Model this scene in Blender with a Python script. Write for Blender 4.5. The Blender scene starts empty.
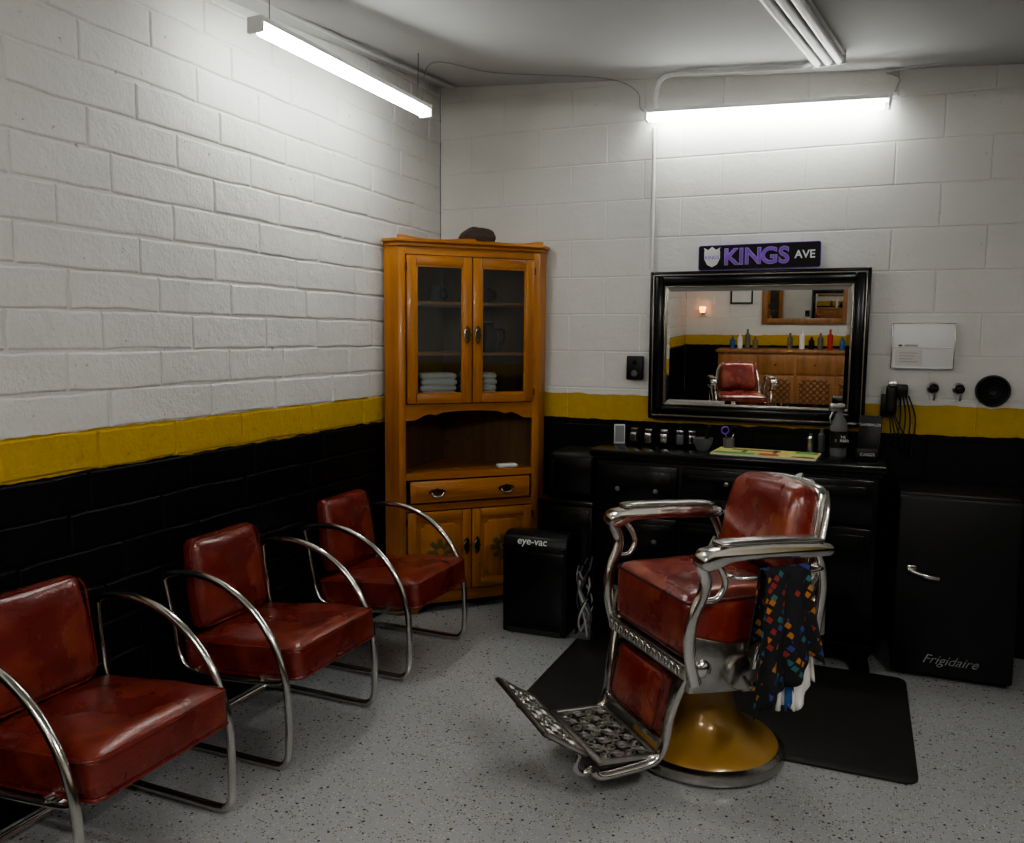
import bpy, bmesh, math, random
from mathutils import Vector, Matrix, noise as mnoise
random.seed(7)
PI=math.pi
S=bpy.context.scene
COL=S.collection
# ------------------------------------------------------------ materials
def newmat(name):
    m=bpy.data.materials.new(name); m.use_nodes=True
    nt=m.node_tree; nt.nodes.clear()
    o=nt.nodes.new('ShaderNodeOutputMaterial'); b=nt.nodes.new('ShaderNodeBsdfPrincipled')
    nt.links.new(b.outputs[0],o.inputs[0])
    return m,nt,b
def setp(b,**k):
    names={'rough':'Roughness','metal':'Metallic','spec':'Specular IOR Level','coat':'Coat Weight','trans':'Transmission Weight','ior':'IOR','coatr':'Coat Roughness','sheen':'Sheen Weight'}
    for a,v in k.items(): b.inputs[names[a]].default_value=v
def rgba(c): return (c[0],c[1],c[2],1)
def N(nt,t,**k):
    n=nt.nodes.new(t)
    for a,v in k.items(): setattr(n,a,v)
    return n
def mixc(nt,fac,a,b,blend='MIX'):
    n=nt.nodes.new('ShaderNodeMix'); n.data_type='RGBA'; n.blend_type=blend
    for sock,v in ((n.inputs[0],fac),(n.inputs[6],a),(n.inputs[7],b)):
        if hasattr(v,'links'): nt.links.new(v,sock)
        elif isinstance(v,(int,float)): sock.default_value=v
        else: sock.default_value=rgba(v)
    return n.outputs[2]
def math_(nt,op,a,b=None,c=None):
    n=nt.nodes.new('ShaderNodeMath'); n.operation=op
    for i,v in enumerate((a,b,c)):
        if v is None: continue
        if hasattr(v,'links'): nt.links.new(v,n.inputs[i])
        else: n.inputs[i].default_value=v
    return n.outputs[0]
def objco(nt):
    return nt.nodes.new('ShaderNodeTexCoord').outputs['Object']
def noise(nt,scale,detail=3,co=None,rough=.5):
    n=nt.nodes.new('ShaderNodeTexNoise'); n.inputs['Scale'].default_value=scale; n.inputs['Detail'].default_value=detail
    n.inputs['Roughness'].default_value=rough
    nt.links.new(co if co is not None else objco(nt),n.inputs['Vector']); return n.outputs[0]
def ramp(nt,fac,stops):
    n=nt.nodes.new('ShaderNodeValToRGB'); nt.links.new(fac,n.inputs[0])
    e=n.color_ramp.elements
    while len(e)<len(stops): e.new(.5)
    for i,(p,c) in enumerate(stops):
        e[i].position=p; e[i].color=rgba(c) if len(c)==3 else c
    return n.outputs[0]
def bump(nt,b,h,strength=.3,dist=.01):
    n=nt.nodes.new('ShaderNodeBump'); n.inputs['Strength'].default_value=strength; n.inputs['Distance'].default_value=dist
    nt.links.new(h,n.inputs['Height']); nt.links.new(n.outputs[0],b.inputs['Normal'])
def simple(name,c,rough=.5,metal=0,var=.12,scale=12,bmp=0,bscale=60,**k):
    m,nt,b=newmat(name); setp(b,rough=rough,metal=metal,**k)
    f=noise(nt,scale)
    col=mixc(nt,f,[x*(1-var) for x in c],[min(1,x*(1+var)) for x in c])
    nt.links.new(col,b.inputs['Base Color'])
    if bmp: bump(nt,b,noise(nt,bscale,4),bmp,.004)
    return m
def emis(name,c,s):
    m=bpy.data.materials.new(name); m.use_nodes=True; nt=m.node_tree; nt.nodes.clear()
    o=nt.nodes.new('ShaderNodeOutputMaterial'); e=nt.nodes.new('ShaderNodeEmission')
    e.inputs[0].default_value=rgba(c); e.inputs[1].default_value=s
    nt.links.new(e.outputs[0],o.inputs[0]); return m

def wallmat(name,zb,zt,pit):
    m,nt,b=newmat(name); co=objco(nt)
    sx=N(nt,'ShaderNodeSeparateXYZ'); nt.links.new(co,sx.inputs[0])
    wob=math_(nt,'MULTIPLY',math_(nt,'SUBTRACT',noise(nt,9,3,co),.5),.03)
    z=math_(nt,'ADD',sx.outputs[2],wob)
    isy=math_(nt,'GREATER_THAN',z,zb); isw=math_(nt,'GREATER_THAN',z,zt)
    n1=noise(nt,2.2,4,co); n2=noise(nt,26,5,co,.65)
    white=mixc(nt,n1,(.54,.535,.51),(.69,.68,.645))
    dirt=ramp(nt,n2,[(.29,(1,1,1)),(.34,(0,0,0))])
    white=mixc(nt,math_(nt,'MULTIPLY',dirt,pit),white,(.13,.125,.12))
    yel=mixc(nt,n2,(.38,.24,.005),(.55,.36,.012))
    yel=mixc(nt,math_(nt,'MULTIPLY',dirt,pit),yel,(.10,.06,.01))
    blk=mixc(nt,n2,(.0022,.0022,.0026),(.006,.006,.007))
    c=mixc(nt,isy,blk,yel); c=mixc(nt,isw,c,white)
    nt.links.new(c,b.inputs['Base Color'])
    r=math_(nt,'ADD',math_(nt,'MULTIPLY',isy,.22),.40); nt.links.new(r,b.inputs['Roughness'])
    nt.links.new(math_(nt,'ADD',math_(nt,'MULTIPLY',isy,.20),.20),b.inputs['Specular IOR Level'])
    h=math_(nt,'ADD',math_(nt,'MULTIPLY',noise(nt,14,6,co,.6),.8),math_(nt,'MULTIPLY',noise(nt,70,4,co,.6),.3))
    h=math_(nt,'SUBTRACT',h,math_(nt,'MULTIPLY',dirt,.25))
    bump(nt,b,h,.65 if pit>.4 else .3,.014)
    return m
M={}
M['wl']=wallmat('painted_brick',1.05,1.185,.65)
M['wb']=wallmat('painted_block',1.05,1.19,.3)
M['ceil']=simple('ceiling_paint',(.41,.41,.405),.8,var=.1,scale=2,bmp=.2,bscale=40)
def floormat():
    m,nt,b=newmat('flake_epoxy_floor'); co=objco(nt)
    mp=N(nt,'ShaderNodeMapping'); mp.inputs['Location'].default_value=(.31,.17,.373); nt.links.new(co,mp.inputs[0]); co=mp.outputs[0]
    base=mixc(nt,noise(nt,1.3,4,co),(.31,.315,.32),(.375,.38,.385))
    for sc,th,colr in ((105,.92,(.10,.095,.09)),(125,.90,(.52,.52,.51)),(85,.95,(.27,.18,.11)),(160,.91,(.15,.15,.15)),(60,.965,(.07,.06,.055))):
        v=N(nt,'ShaderNodeTexVoronoi'); v.voronoi_dimensions='2D'; v.inputs['Scale'].default_value=sc; nt.links.new(co,v.inputs['Vector'])
        s=N(nt,'ShaderNodeSeparateColor'); nt.links.new(v.outputs['Color'],s.inputs[0])
        f=math_(nt,'MULTIPLY',math_(nt,'GREATER_THAN',s.outputs[0],th),math_(nt,'LESS_THAN',v.outputs['Distance'],.30))
        base=mixc(nt,f,base,colr)
    nt.links.new(base,b.inputs['Base Color'])
    setp(b,rough=.24)
    bump(nt,b,noise(nt,30,3,co),.10,.003); return m
M['floor']=floormat()
def leather(name,a,b_,c):
    m,nt,b=newmat(name); co=objco(nt)
    f=noise(nt,4,5,co,.6)
    col=mixc(nt,ramp(nt,f,[(.3,(0,)*3),(.7,(1,)*3)]),a,b_)
    f2=ramp(nt,noise(nt,8,6,co,.65),[(.50,(0,)*3),(.72,(1,)*3)])
    col=mixc(nt,math_(nt,'MULTIPLY',f2,.75),col,c)
    nt.links.new(col,b.inputs['Base Color']); setp(b,spec=.6,coat=.45,coatr=.2)
    nt.links.new(ramp(nt,f,[(.3,(.22,)*3),(.7,(.34,)*3)]),b.inputs['Roughness'])
    v=N(nt,'ShaderNodeTexVoronoi'); v.inputs['Scale'].default_value=170; nt.links.new(co,v.inputs['Vector'])
    h=math_(nt,'ADD',math_(nt,'MULTIPLY',v.outputs['Distance'],.10),math_(nt,'MULTIPLY',noise(nt,8,5,co,.6),1.0))
    bump(nt,b,h,.38,.015); return m
M['lea']=leather('red_leather',(.115,.011,.008),(.175,.019,.011),(.27,.055,.020))
M['lea2']=leather('worn_red_leather',(.15,.011,.009),(.21,.022,.012),(.38,.11,.035))
M['lead']=leather('dark_red_leather',(.055,.009,.008),(.09,.013,.011),(.13,.022,.015))
M['chrome']=simple('chrome',(.64,.62,.59),.16,1,var=.08,scale=30)
M['chromed']=simple('aged_chrome',(.48,.47,.44),.27,1,var=.3,scale=25,bmp=.2,bscale=50)
M['iron']=simple('cast_nickel',(.42,.41,.38),.33,1,var=.4,scale=60,bmp=.35,bscale=90)
M['irond']=simple('dark_cast_iron',(.03,.029,.027),.45,.6,var=.3,scale=40)
M['gold']=simple('mustard_enamel',(.36,.20,.045),.28,.1,var=.25,scale=6,coat=.5)
M['black']=simple('black_lacquer',(.004,.004,.0045),.22,var=.3,bmp=.05,spec=.35)
M['blackm']=simple('black_plastic',(.006,.006,.0068),.40,var=.3,spec=.35)
M['rub']=simple('rubber_mat',(.019,.0175,.016),.55,var=.3,scale=20,bmp=.3,bscale=120,spec=.35)
M['white']=simple('white_enamel',(.7,.7,.69),.4,var=.04)
M['whited']=simple('offwhite_paint',(.5,.5,.48),.5,var=.1)
M['cable']=simple('cable_sheath',(.25,.25,.24),.6)
M['towel']=simple('white_cotton',(.78,.76,.72),.9,var=.1,scale=50,bmp=.5,bscale=200)
M['brass']=simple('antique_brass',(.09,.065,.03),.35,.9,var=.4,scale=40)
M['grey']=simple('grey_plastic',(.12,.12,.13),.4)
M['steel']=simple('brushed_steel',(.5,.5,.5),.25,1)
M['paper']=simple('paper',(.6,.59,.56),.6,var=.06)
M['blue']=simple('blue_cotton',(.03,.10,.28),.8)
M['red']=simple('red_print',(.45,.03,.02),.5)
M['green']=simple('green_print',(.05,.30,.07),.5)
M['yprint']=simple('yellow_print',(.58,.50,.16),.5)
M['purp']=simple('purple_print',(.20,.06,.52),.45)
M['signblk']=simple('sign_black',(.006,.005,.009),.5,spec=.25)
M['ink']=simple('ink',(.02,.02,.02),.6)
M['silver_frame']=simple('frame_silver_beading',(.33,.30,.25),.35,.9,var=.3,scale=60)
M['tan']=simple('tan_cloth',(.20,.14,.09),.9,var=.3,scale=40)
M['capc']=simple('cap_tweed',(.05,.03,.02),.8,var=.5,scale=80)
M['tube']=emis('fluorescent_tube',(.97,1.0,.97),28)
M['tube_fill']=emis('unseen_fill_tube',(1.0,.98,.93),56)  # stronger emission for the unseen fixtures added as fill
M['amber']=emis('amber_bulb',(1,.35,.1),4)
def woodmat(name,a,b_,c,rough=.35,sc=1,axis=2):
    m,nt,b=newmat(name); co=objco(nt)
    mp=N(nt,'ShaderNodeMapping'); s=[14*sc]*3; s[axis]=1.2*sc; mp.inputs['Scale'].default_value=s
    nt.links.new(co,mp.inputs[0])
    f=noise(nt,1.6,6,mp.outputs[0],.6)
    col=ramp(nt,f,[(.3,a),(.5,b_),(.72,c)])
    kn=N(nt,'ShaderNodeTexVoronoi'); kn.inputs['Scale'].default_value=4.5; nt.links.new(co,kn.inputs['Vector'])
    k=ramp(nt,kn.outputs['Distance'],[(.04,(1,)*3),(.10,(0,)*3)])
    col=mixc(nt,math_(nt,'MULTIPLY',k,.6),col,[x*.35 for x in a])
    nt.links.new(col,b.inputs['Base Color']); setp(b,rough=rough,coat=.15)
    bump(nt,b,f,.08,.004); return m
M['pine']=woodmat('honey_pine',(.24,.085,.012),(.36,.135,.018),(.44,.18,.030))
M['pineh']=woodmat('honey_pine_horizontal',(.24,.085,.012),(.36,.135,.018),(.44,.18,.030),axis=0)
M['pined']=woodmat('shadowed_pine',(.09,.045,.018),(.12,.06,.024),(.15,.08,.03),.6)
M['oak']=woodmat('brown_oak',(.20,.085,.022),(.28,.12,.035),(.34,.16,.05),.45)
M['carve']=simple('carved_olive_wood',(.11,.075,.018),.5,var=.4,scale=50)
def glassmat():
    m=bpy.data.materials.new('cabinet_glass'); m.use_nodes=True; nt=m.node_tree; nt.nodes.clear()
    o=nt.nodes.new('ShaderNodeOutputMaterial'); t=nt.nodes.new('ShaderNodeBsdfTransparent'); g=nt.nodes.new('ShaderNodeBsdfGlossy')
    t.inputs[0].default_value=(.90,.93,.93,1); g.inputs['Roughness'].default_value=.03
    fr=nt.nodes.new('ShaderNodeFresnel'); fr.inputs[0].default_value=1.5
    mx=nt.nodes.new('ShaderNodeMixShader'); nt.links.new(fr.outputs[0],mx.inputs[0]); nt.links.new(t.outputs[0],mx.inputs[1]); nt.links.new(g.outputs[0],mx.inputs[2])
    nt.links.new(mx.outputs[0],o.inputs[0]); return m
M['glass']=glassmat()
m,nt,b=newmat('mirror_glass'); b.inputs['Base Color'].default_value=(.76,.75,.72,1); setp(b,metal=1,rough=.005); M['mirror']=m
def patmat():
    m,nt,b=newmat('woven_pattern_cloth'); co=objco(nt)
    mp=N(nt,'ShaderNodeMapping'); mp.inputs['Scale'].default_value=(46,30,40); mp.inputs['Rotation'].default_value=(0,.6,.2); nt.links.new(co,mp.inputs[0])
    v=N(nt,'ShaderNodeTexVoronoi'); v.distance='CHEBYCHEV'; v.inputs['Randomness'].default_value=.45; v.inputs['Scale'].default_value=1; nt.links.new(mp.outputs[0],v.inputs['Vector'])
    s=N(nt,'ShaderNodeSeparateColor'); nt.links.new(v.outputs['Color'],s.inputs[0])
    col=ramp(nt,s.outputs[1],[(0,(.01,.01,.012)),(.48,(.25,.03,.02)),(.60,(.03,.05,.22)),(.74,(.40,.15,.03)),(.88,(.03,.13,.15))])
    col.node.color_ramp.interpolation='CONSTANT'
    f=math_(nt,'LESS_THAN',v.outputs['Distance'],.34)
    col=mixc(nt,f,(.008,.008,.010),col); nt.links.new(col,b.inputs['Base Color']); setp(b,rough=.85); return m
M['pattern']=patmat()
# ------------------------------------------------------------ geometry helpers
def empty(name,loc=(0,0,0),rz=0):
    e=bpy.data.objects.new(name,None); COL.objects.link(e); e.location=loc; e.rotation_euler=(0,0,rz); e.empty_display_size=.1; return e
def fin(name,bm,mat,parent=None,smooth=False,loc=None,rot=None,auto=None):
    bmesh.ops.recalc_face_normals(bm,faces=bm.faces[:])
    me=bpy.data.meshes.new(name); bm.to_mesh(me); bm.free()
    if mat is not None:
        for mm in (mat if isinstance(mat,(list,tuple)) else [mat]): me.materials.append(mm)
    if smooth:
        for p in me.polygons: p.use_smooth=True
    o=bpy.data.objects.new(name,me); COL.objects.link(o)
    if parent: o.parent=parent
    if loc: o.location=loc
    if rot: o.rotation_euler=rot
    if smooth and auto:
        try: me.set_sharp_from_angle(angle=math.radians(auto))
        except Exception: pass
    return o
def box(name,x0,x1,y0,y1,z0,z1,mat,parent=None,bev=0,seg=2,loc=None,rot=None):
    bm=bmesh.new()
    bmesh.ops.create_cube(bm,size=1,matrix=Matrix.Translation(((x0+x1)/2,(y0+y1)/2,(z0+z1)/2))@Matrix.Diagonal((abs(x1-x0),abs(y1-y0),abs(z1-z0),1)))
    if bev: bmesh.ops.bevel(bm,geom=bm.edges[:],offset=bev,segments=seg,affect='EDGES',profile=.5)
    return fin(name,bm,mat,parent,smooth=bool(bev),loc=loc,rot=rot,auto=40)
def prism(name,poly,z0,z1,mat,parent=None,bev=0,axis='z',**k):
    bm=bmesh.new()
    def P(a,b,c): return {'z':(a,b,c),'y':(a,c,b),'x':(c,a,b)}[axis]
    v0=[bm.verts.new(P(a,b,z0)) for a,b in poly]; v1=[bm.verts.new(P(a,b,z1)) for a,b in poly]
    bm.faces.new(v0[::-1]); bm.faces.new(v1); n=len(poly)
    for i in range(n): bm.faces.new((v0[i],v0[(i+1)%n],v1[(i+1)%n],v1[i]))
    if bev:
        bmesh.ops.recalc_face_normals(bm,faces=bm.faces[:])
        bmesh.ops.bevel(bm,geom=bm.edges[:],offset=bev,segments=2,affect='EDGES',profile=.5)
    return fin(name,bm,mat,parent,smooth=bool(bev),auto=40,**k)
def lathe(name,prof,mat,parent=None,seg=48,loc=None,rot=None,auto=35):
    bm=bmesh.new(); rings=[]
    for r,z in prof:
        if r<1e-5: rings.append([bm.verts.new((0,0,z))])
        else: rings.append([bm.verts.new((r*math.cos(2*PI*i/seg),r*math.sin(2*PI*i/seg),z)) for i in range(seg)])
    for a,b in zip(rings,rings[1:]):
        for i in range(seg):
            j=(i+1)%seg
            if len(a)==1 and len(b)==1: continue
            if len(a)==1: bm.faces.new((a[0],b[i],b[j]))
            elif len(b)==1: bm.faces.new((a[i],a[j],b[0]))
            else: bm.faces.new((a[i],a[j],b[j],b[i]))
    for rg in (rings[0],rings[-1]):
        if len(rg)>1: bm.faces.new(rg)
    return fin(name,bm,mat,parent,smooth=True,loc=loc,rot=rot,auto=auto)
def cr(pts,n=6,closed=False):
    P=[Vector(p) for p in pts]; out=[]; L=len(P)
    for i in range(L if closed else L-1):
        if closed: a,b,c,d=P[i-1],P[i],P[(i+1)%L],P[(i+2)%L]
        else: a=P[max(i-1,0)];b=P[i];c=P[i+1];d=P[min(i+2,L-1)]
        for k in range(n):
            t=k/n
            out.append(.5*((2*b)+(c-a)*t+(2*a-5*b+4*c-d)*t*t+(3*b-a-3*c+d)*t**3))
    if not closed: out.append(P[-1])
    return out
def sweep(name,pts,r,mat,parent=None,n=6,seg=10,closed=False,flat=1,rs=None,**k):
    P=cr(pts,n,closed) if n>1 else [Vector(p) for p in pts]
    L=len(P); bm=bmesh.new(); rings=[]; up=None
    for i,p in enumerate(P):
        if closed: t=(P[(i+1)%L]-P[i-1])
        else: t=P[min(i+1,L-1)]-P[max(i-1,0)]
        if t.length<1e-9: t=Vector((0,0,1))
        t.normalize()
        if up is None:
            up=Vector((0,0,1)) if abs(t.z)<.9 else Vector((0,1,0))
        s=t.cross(up)
        if s.length<1e-6: s=t.cross(Vector((1,0,0)))
        s.normalize(); u=s.cross(t).normalized(); up=u
        rr=r if rs is None else rs[0]+(rs[1]-rs[0])*i/(L-1)
        rings.append([bm.verts.new(p+s*(rr*math.cos(2*PI*j/seg))+u*(rr*flat*math.sin(2*PI*j/seg))) for j in range(seg)])
    for i in range(L if closed else L-1):
        a=rings[i]; b=rings[(i+1)%L]
        for j in range(seg): bm.faces.new((a[j],a[(j+1)%seg],b[(j+1)%seg],b[j]))
    if not closed: bm.faces.new(rings[0][::-1]); bm.faces.new(rings[-1])
    return fin(name,bm,mat,parent,smooth=True,auto=60,**k)
def cushion(name,sx,sy,sz,r,mat,parent=None,crown=0,loc=(0,0,0),rot=None,nn=14,bot=0,wr=0,shape=None):
    bm=bmesh.new(); bmesh.ops.create_cube(bm,size=2); bmesh.ops.subdivide_edges(bm,edges=bm.edges[:],cuts=nn,use_grid_fill=True)
    h=Vector((sx/2,sy/2,sz/2))
    for v in bm.verts:
        c=v.co.copy()
        q=Vector([math.copysign(abs(x)**.75,x) if abs(x)>1e-6 else 0 for x in c])
        p=Vector((q.x*h.x,q.y*h.y,q.z*h.z))
        inn=Vector([max(-(h[i]-r),min(h[i]-r,p[i])) for i in range(3)])
        d=p-inn
        if d.length>1e-9:
            d=d.normalized()*r
        u=p.copy(); p=inn+d
        w=(1-(u.x/h.x)**2)*(1-(u.y/h.y)**2)
        w=max(w,0)**.6
        if c.z>0: p.z+=crown*w*c.z
        else: p.z+=bot*w*c.z
        if wr: p.z+=wr*w*(mnoise.noise(Vector((p.x*9+sx*13,p.y*9,p.z*5))))
        if shape: p=shape(p)
        v.co=p
    return fin(name,bm,mat,parent,smooth=True,loc=loc,rot=rot)
def piping(name,sx,sy,z,r,mat,parent,rad=.03,loc=None,rot=None):
    pts=[]
    for cx_,cy_,a0 in ((sx/2-rad,sy/2-rad,0),(-sx/2+rad,sy/2-rad,90),(-sx/2+rad,-sy/2+rad,180),(sx/2-rad,-sy/2+rad,270)):
        for k in range(5):
            a=math.radians(a0+k*22.5); pts.append((cx_+rad*math.cos(a),cy_+rad*math.sin(a),z))
    return sweep(name,pts,r,mat,parent,n=1,seg=6,closed=True,loc=loc,rot=rot)
def text(name,s,size,mat,parent,loc,rot,ext=.001,align='CENTER',shear=0,bold=0):
    c=bpy.data.curves.new(name,'FONT'); c.body=s; c.size=size; c.extrude=ext; c.align_x=align; c.align_y='CENTER'; c.shear=shear; c.offset=bold
    c.materials.append(mat); o=bpy.data.objects.new(name,c); COL.objects.link(o); o.parent=parent; o.location=loc; o.rotation_euler=rot; return o
# ------------------------------------------------------------ room
CX1,CY1=5.2,-7.6
def ceilz(x,y): return 2.94-.068*min(x,3.2)-.085*min(-y,2.5)
def brickwall(name,length,height,ch,bl,gap,depth,mapf,mat,z0=0,jit=.004,inset=.012,running=.5,vary=0):
    bm=bmesh.new()
    def V(s,z,d): return bm.verts.new(mapf(s,z,d))
    bm.faces.new((V(0,0,-depth),V(length,0,-depth),V(length,height,-depth),V(0,height,-depth)))
    z=z0; row=0
    while z<height:
        s=-bl*(running*(row%2))-(random.random()*vary)
        while s<length:
            L=bl*(1+(random.random()-.5)*vary)
            a,b=max(s+gap/2,0),min(s+L-gap/2,length); c,d=max(z+gap/2,0),min(z+ch-gap/2,height)
            s+=L
            if b-a<.03 or d-c<.02: continue
            jz=lambda: (random.random()-.5)*jit
            off=(random.random()-.5)*jit*.4
            ns=6 if jit>.003 else 2; q=[]
            sag=(random.random()-.5)*jit*1.2
            for k in range(ns):
                t=k/ns; q.append((a+(b-a)*t,c+jz()*.6+sag*math.sin(t*PI)))
            q.append((b,c+jz()*.5)); q.append((b+jz()*.6,(c+d)/2))
            for k in range(ns):
                t=1-k/ns; q.append((a+(b-a)*t,d+jz()*.6+sag*math.sin(t*PI)))
            q.append((a,d)); q.append((a+jz()*.6,(c+d)/2))
            mx_,my_=(a+b)/2,(c+d)/2
            def insetp(p,am):
                return (p[0]+max(-1,min(1,(mx_-p[0])/.03))*am, p[1]+max(-1,min(1,(my_-p[1])/.02))*am)
            r0=[V(p[0],p[1],-depth) for p in q]
            r1=[V(*insetp(p,inset*.35),-depth*.45+off*.5) for p in q]
            r2=[V(*insetp(p,inset),off) for p in q]
            n=len(q)
            for A,B in ((r0,r1),(r1,r2)):
                for i in range(n): bm.faces.new((A[i],A[(i+1)%n],B[(i+1)%n],B[i]))
            bm.faces.new(r2)
        z+=ch; row+=1
    o=fin(name,bm,mat); return o
brickwall('wall_left',-CY1,3.0,.131,.42,.007,.0055,lambda s,z,d:(d,-s,z),M['wl'],z0=.002-.131,jit=.009,inset=.007,vary=.45)
brickwall('wall_back',CX1,3.0,.2032,.4064,.005,.0022,lambda s,z,d:(s,-d,z),M['wb'],z0=.004-.2032,jit=.0015,inset=.003)
brickwall('wall_right',-CY1,3.0,.2032,.4064,.005,.0022,lambda s,z,d:(CX1-d,-s,z),M['wb'],jit=.0015,inset=.003)
brickwall('wall_front',CX1,3.0,.2032,.4064,.005,.0022,lambda s,z,d:(s,CY1+d,z),M['wb'],jit=.0015,inset=.003)
box('floor',-.1,CX1+.1,CY1-.1,.1,-.1,0,M['floor'])
bm=bmesh.new(); xs=[-.05,3.2,CX1+.05]; ys=[.05,-2.5,CY1-.05]
g=[[bm.verts.new((x,y,ceilz(x,y))) for x in xs] for y in ys]; g2=[[bm.verts.new((x,y,3.05)) for x in xs] for y in ys]
for i in range(2):
    for j in range(2):
        bm.faces.new((g[i][j],g[i][j+1],g[i+1][j+1],g[i+1][j])); bm.faces.new((g2[i][j],g2[i][j+1],g2[i+1][j+1],g2[i+1][j]))
fin('ceiling',bm,M['ceil'])
# ------------------------------------------------------------ lights
def fixture(name,p0,p1,w=.07,on=True,tubes=1,mat='tube'):
    p0=Vector(p0);p1=Vector(p1); d=p1-p0; L=d.length
    e=bpy.data.objects.new(name,None); COL.objects.link(e); e.location=(p0+p1)/2
    e.rotation_euler=d.to_track_quat('X','Z').to_euler(); e.empty_display_size=.1
    prism('housing',[(-w/2,.0),(w/2,.0),(w/2*.75,.022),(-w/2*.75,.022)],-L/2,L/2,M['white'],e,axis='x')
    for t in range(tubes):
        yy=(t-(tubes-1)/2)*.045
        bm=bmesh.new(); bmesh.ops.create_cone(bm,cap_ends=True,segments=12,radius1=.019,radius2=.019,depth=L-.05,matrix=Matrix.Translation((0,yy,-.020))@Matrix.Rotation(PI/2,4,'Y'))
        fin('tube_%d'%t,bm,M[mat] if on else M['white'],e,smooth=True,auto=50)
    for s in (-1,1): box('end_cap',s*L/2-.007,s*L/2+.007,-w/2,w/2,-.036,.022,M['white'],e,bev=.004)
    return e
e=fixture('unseen_fill_fixture',(.30,-1.98,2.60),(.36,-.84,2.575))
for yy in (-.5,.5):
    sweep('hanger_wire',[Vector((yy,0,.02)),Vector((yy,0,.24))],.002,M['grey'],e,n=1,seg=5)
e2=fixture('unseen_fill_fixture',(1.25,-.085,2.655),(2.40,-.085,2.615),w=.08)
fixture('unseen_fill_fixture',(2.14,-.42,2.735),(2.00,-1.62,2.65),w=.14,on=False,tubes=3)
fixture('unseen_fill_fixture',(3.4,-2.9,2.48),(3.4,-4.1,2.48),tubes=2,mat='tube_fill')  # unseen fixture out of frame, added as fill for chairs and floor
fixture('unseen_fill_fixture',(1.0,-5.2,2.58),(2.2,-5.2,2.52),tubes=2,mat='tube_fill')  # second unseen fixture, behind the camera, added to even out the light
e=empty('electrical_conduit')
sweep('wall_pipe',[(1.275,-.022,2.60),(1.275,-.022,1.87)],.011,M['whited'],e,n=1)
def cz(x,y,o=.018): return ceilz(x,y)-o
pp=[(1.29,-.06,2.69),(1.29,-.07,2.76),(1.34,-.12,cz(1.34,-.12)),(1.5,-.2,cz(1.5,-.2)),(1.95,-.22,cz(1.95,-.22)),(2.05,-.28,cz(2.05,-.28)),(2.12,-.44,cz(2.12,-.44))]
sweep('ceiling_pipe',pp,.011,M['white'],e,n=6)
sweep('thin_cable',[(.33,-.82,2.63),(.35,-.75,2.82),(.5,-.35,cz(.5,-.35,.006)),(1.0,-.12,cz(1.0,-.12,.006)),(1.17,-.03,2.80),(1.2,-.03,2.70),(1.26,-.05,2.67)],.002,M['cable'],e)
sweep('right_cable',[(2.42,-.05,2.66),(2.44,-.02,2.72),(2.47,-.05,cz(2.47,-.05,.006)),(3.6,-.25,cz(3.6,-.25,.006))],.004,M['whited'],e)
sweep('left_pipe',[(.12,-.06,cz(.12,-.06)),(.13,-1.0,cz(.13,-1.0)),(.13,-3.4,cz(.13,-3.4)-.0)],.010,M['whited'],e,n=1)
# ------------------------------------------------------------ corner cabinet
cab=empty('corner_cabinet',(.375,-.375,0),PI/4)
P=[(-.403,0),(-.4525,.0495),(0,.495),(.4525,.0495),(.403,0)]
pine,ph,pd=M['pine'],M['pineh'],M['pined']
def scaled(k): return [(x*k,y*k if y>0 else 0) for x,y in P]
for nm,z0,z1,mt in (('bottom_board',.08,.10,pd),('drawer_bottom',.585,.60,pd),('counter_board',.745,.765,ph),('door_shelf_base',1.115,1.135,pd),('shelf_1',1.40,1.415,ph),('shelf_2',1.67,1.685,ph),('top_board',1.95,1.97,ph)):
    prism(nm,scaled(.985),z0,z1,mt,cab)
def panel(nm,a,b,z0,z1,mt,th=.012):
    a=Vector(a);b=Vector(b);d=(b-a).normalized(); n=Vector((-d.y,d.x))*th
    prism(nm,[tuple(a),tuple(b),tuple(b+n),tuple(a+n)],z0,z1,mt,cab)
panel('side_left',P[1],P[0],0,1.97,pine,-.012) ; panel('side_right',P[4],P[3],0,1.97,pine,.012)
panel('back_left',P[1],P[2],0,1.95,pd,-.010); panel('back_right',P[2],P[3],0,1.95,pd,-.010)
for s in (-1,1):
    box('stile',min(s*.403,s*.363),max(s*.403,s*.363),-.022,.0,0,1.965,pine,cab,bev=.003)
    prism('corner_post',[(s*.403,-.022),(s*.403,0),(s*.4525,.0495),(s*.463,.036)],0,1.965,pine,cab)
box('top_rail',-.363,.363,-.02,0,1.925,1.965,ph,cab)
box('drawer_top_rail',-.363,.363,-.02,0,.735,.77,ph,cab)
box('lower_rail',-.363,.363,-.02,0,.565,.60,ph,cab)
n=40
def val(x):
    a=abs(x)/.363
    if a>.86: return 1.055
    if a>.60: return 1.055+.035*math.sin((.86-a)/.26*PI/2)
    return 1.09 +.012*math.cos(a/.60*PI/2)-.012*math.exp(-((a-.55)/.06)**2)
poly=[(-.363,1.14),(.363,1.14)]+[(.363-.726*i/n,val(.363-.726*i/n)) for i in range(n+1)]
prism('arched_valance',poly,-.02,0,ph,cab,axis='y')
def apr(x):
    a=abs(x)/.363
    return 0.0 if a>.82 else .05*min(1,(.82-a)/.12)**.5*1.0
poly=[(-.363,.105),(.363,.105)]+[(.363-.726*i/n,apr(.363-.726*i/n)) for i in range(n+1)]
prism('base_apron',poly,-.024,0,ph,cab,axis='y')
prism('base_moulding',[(-.41,-.03),(-.47,.04),(-.4525,.06),(-.4,.002),(.4,.002),(.4525,.06),(.47,.04),(.41,-.03)],.095,.115,ph,cab,bev=.003)
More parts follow.
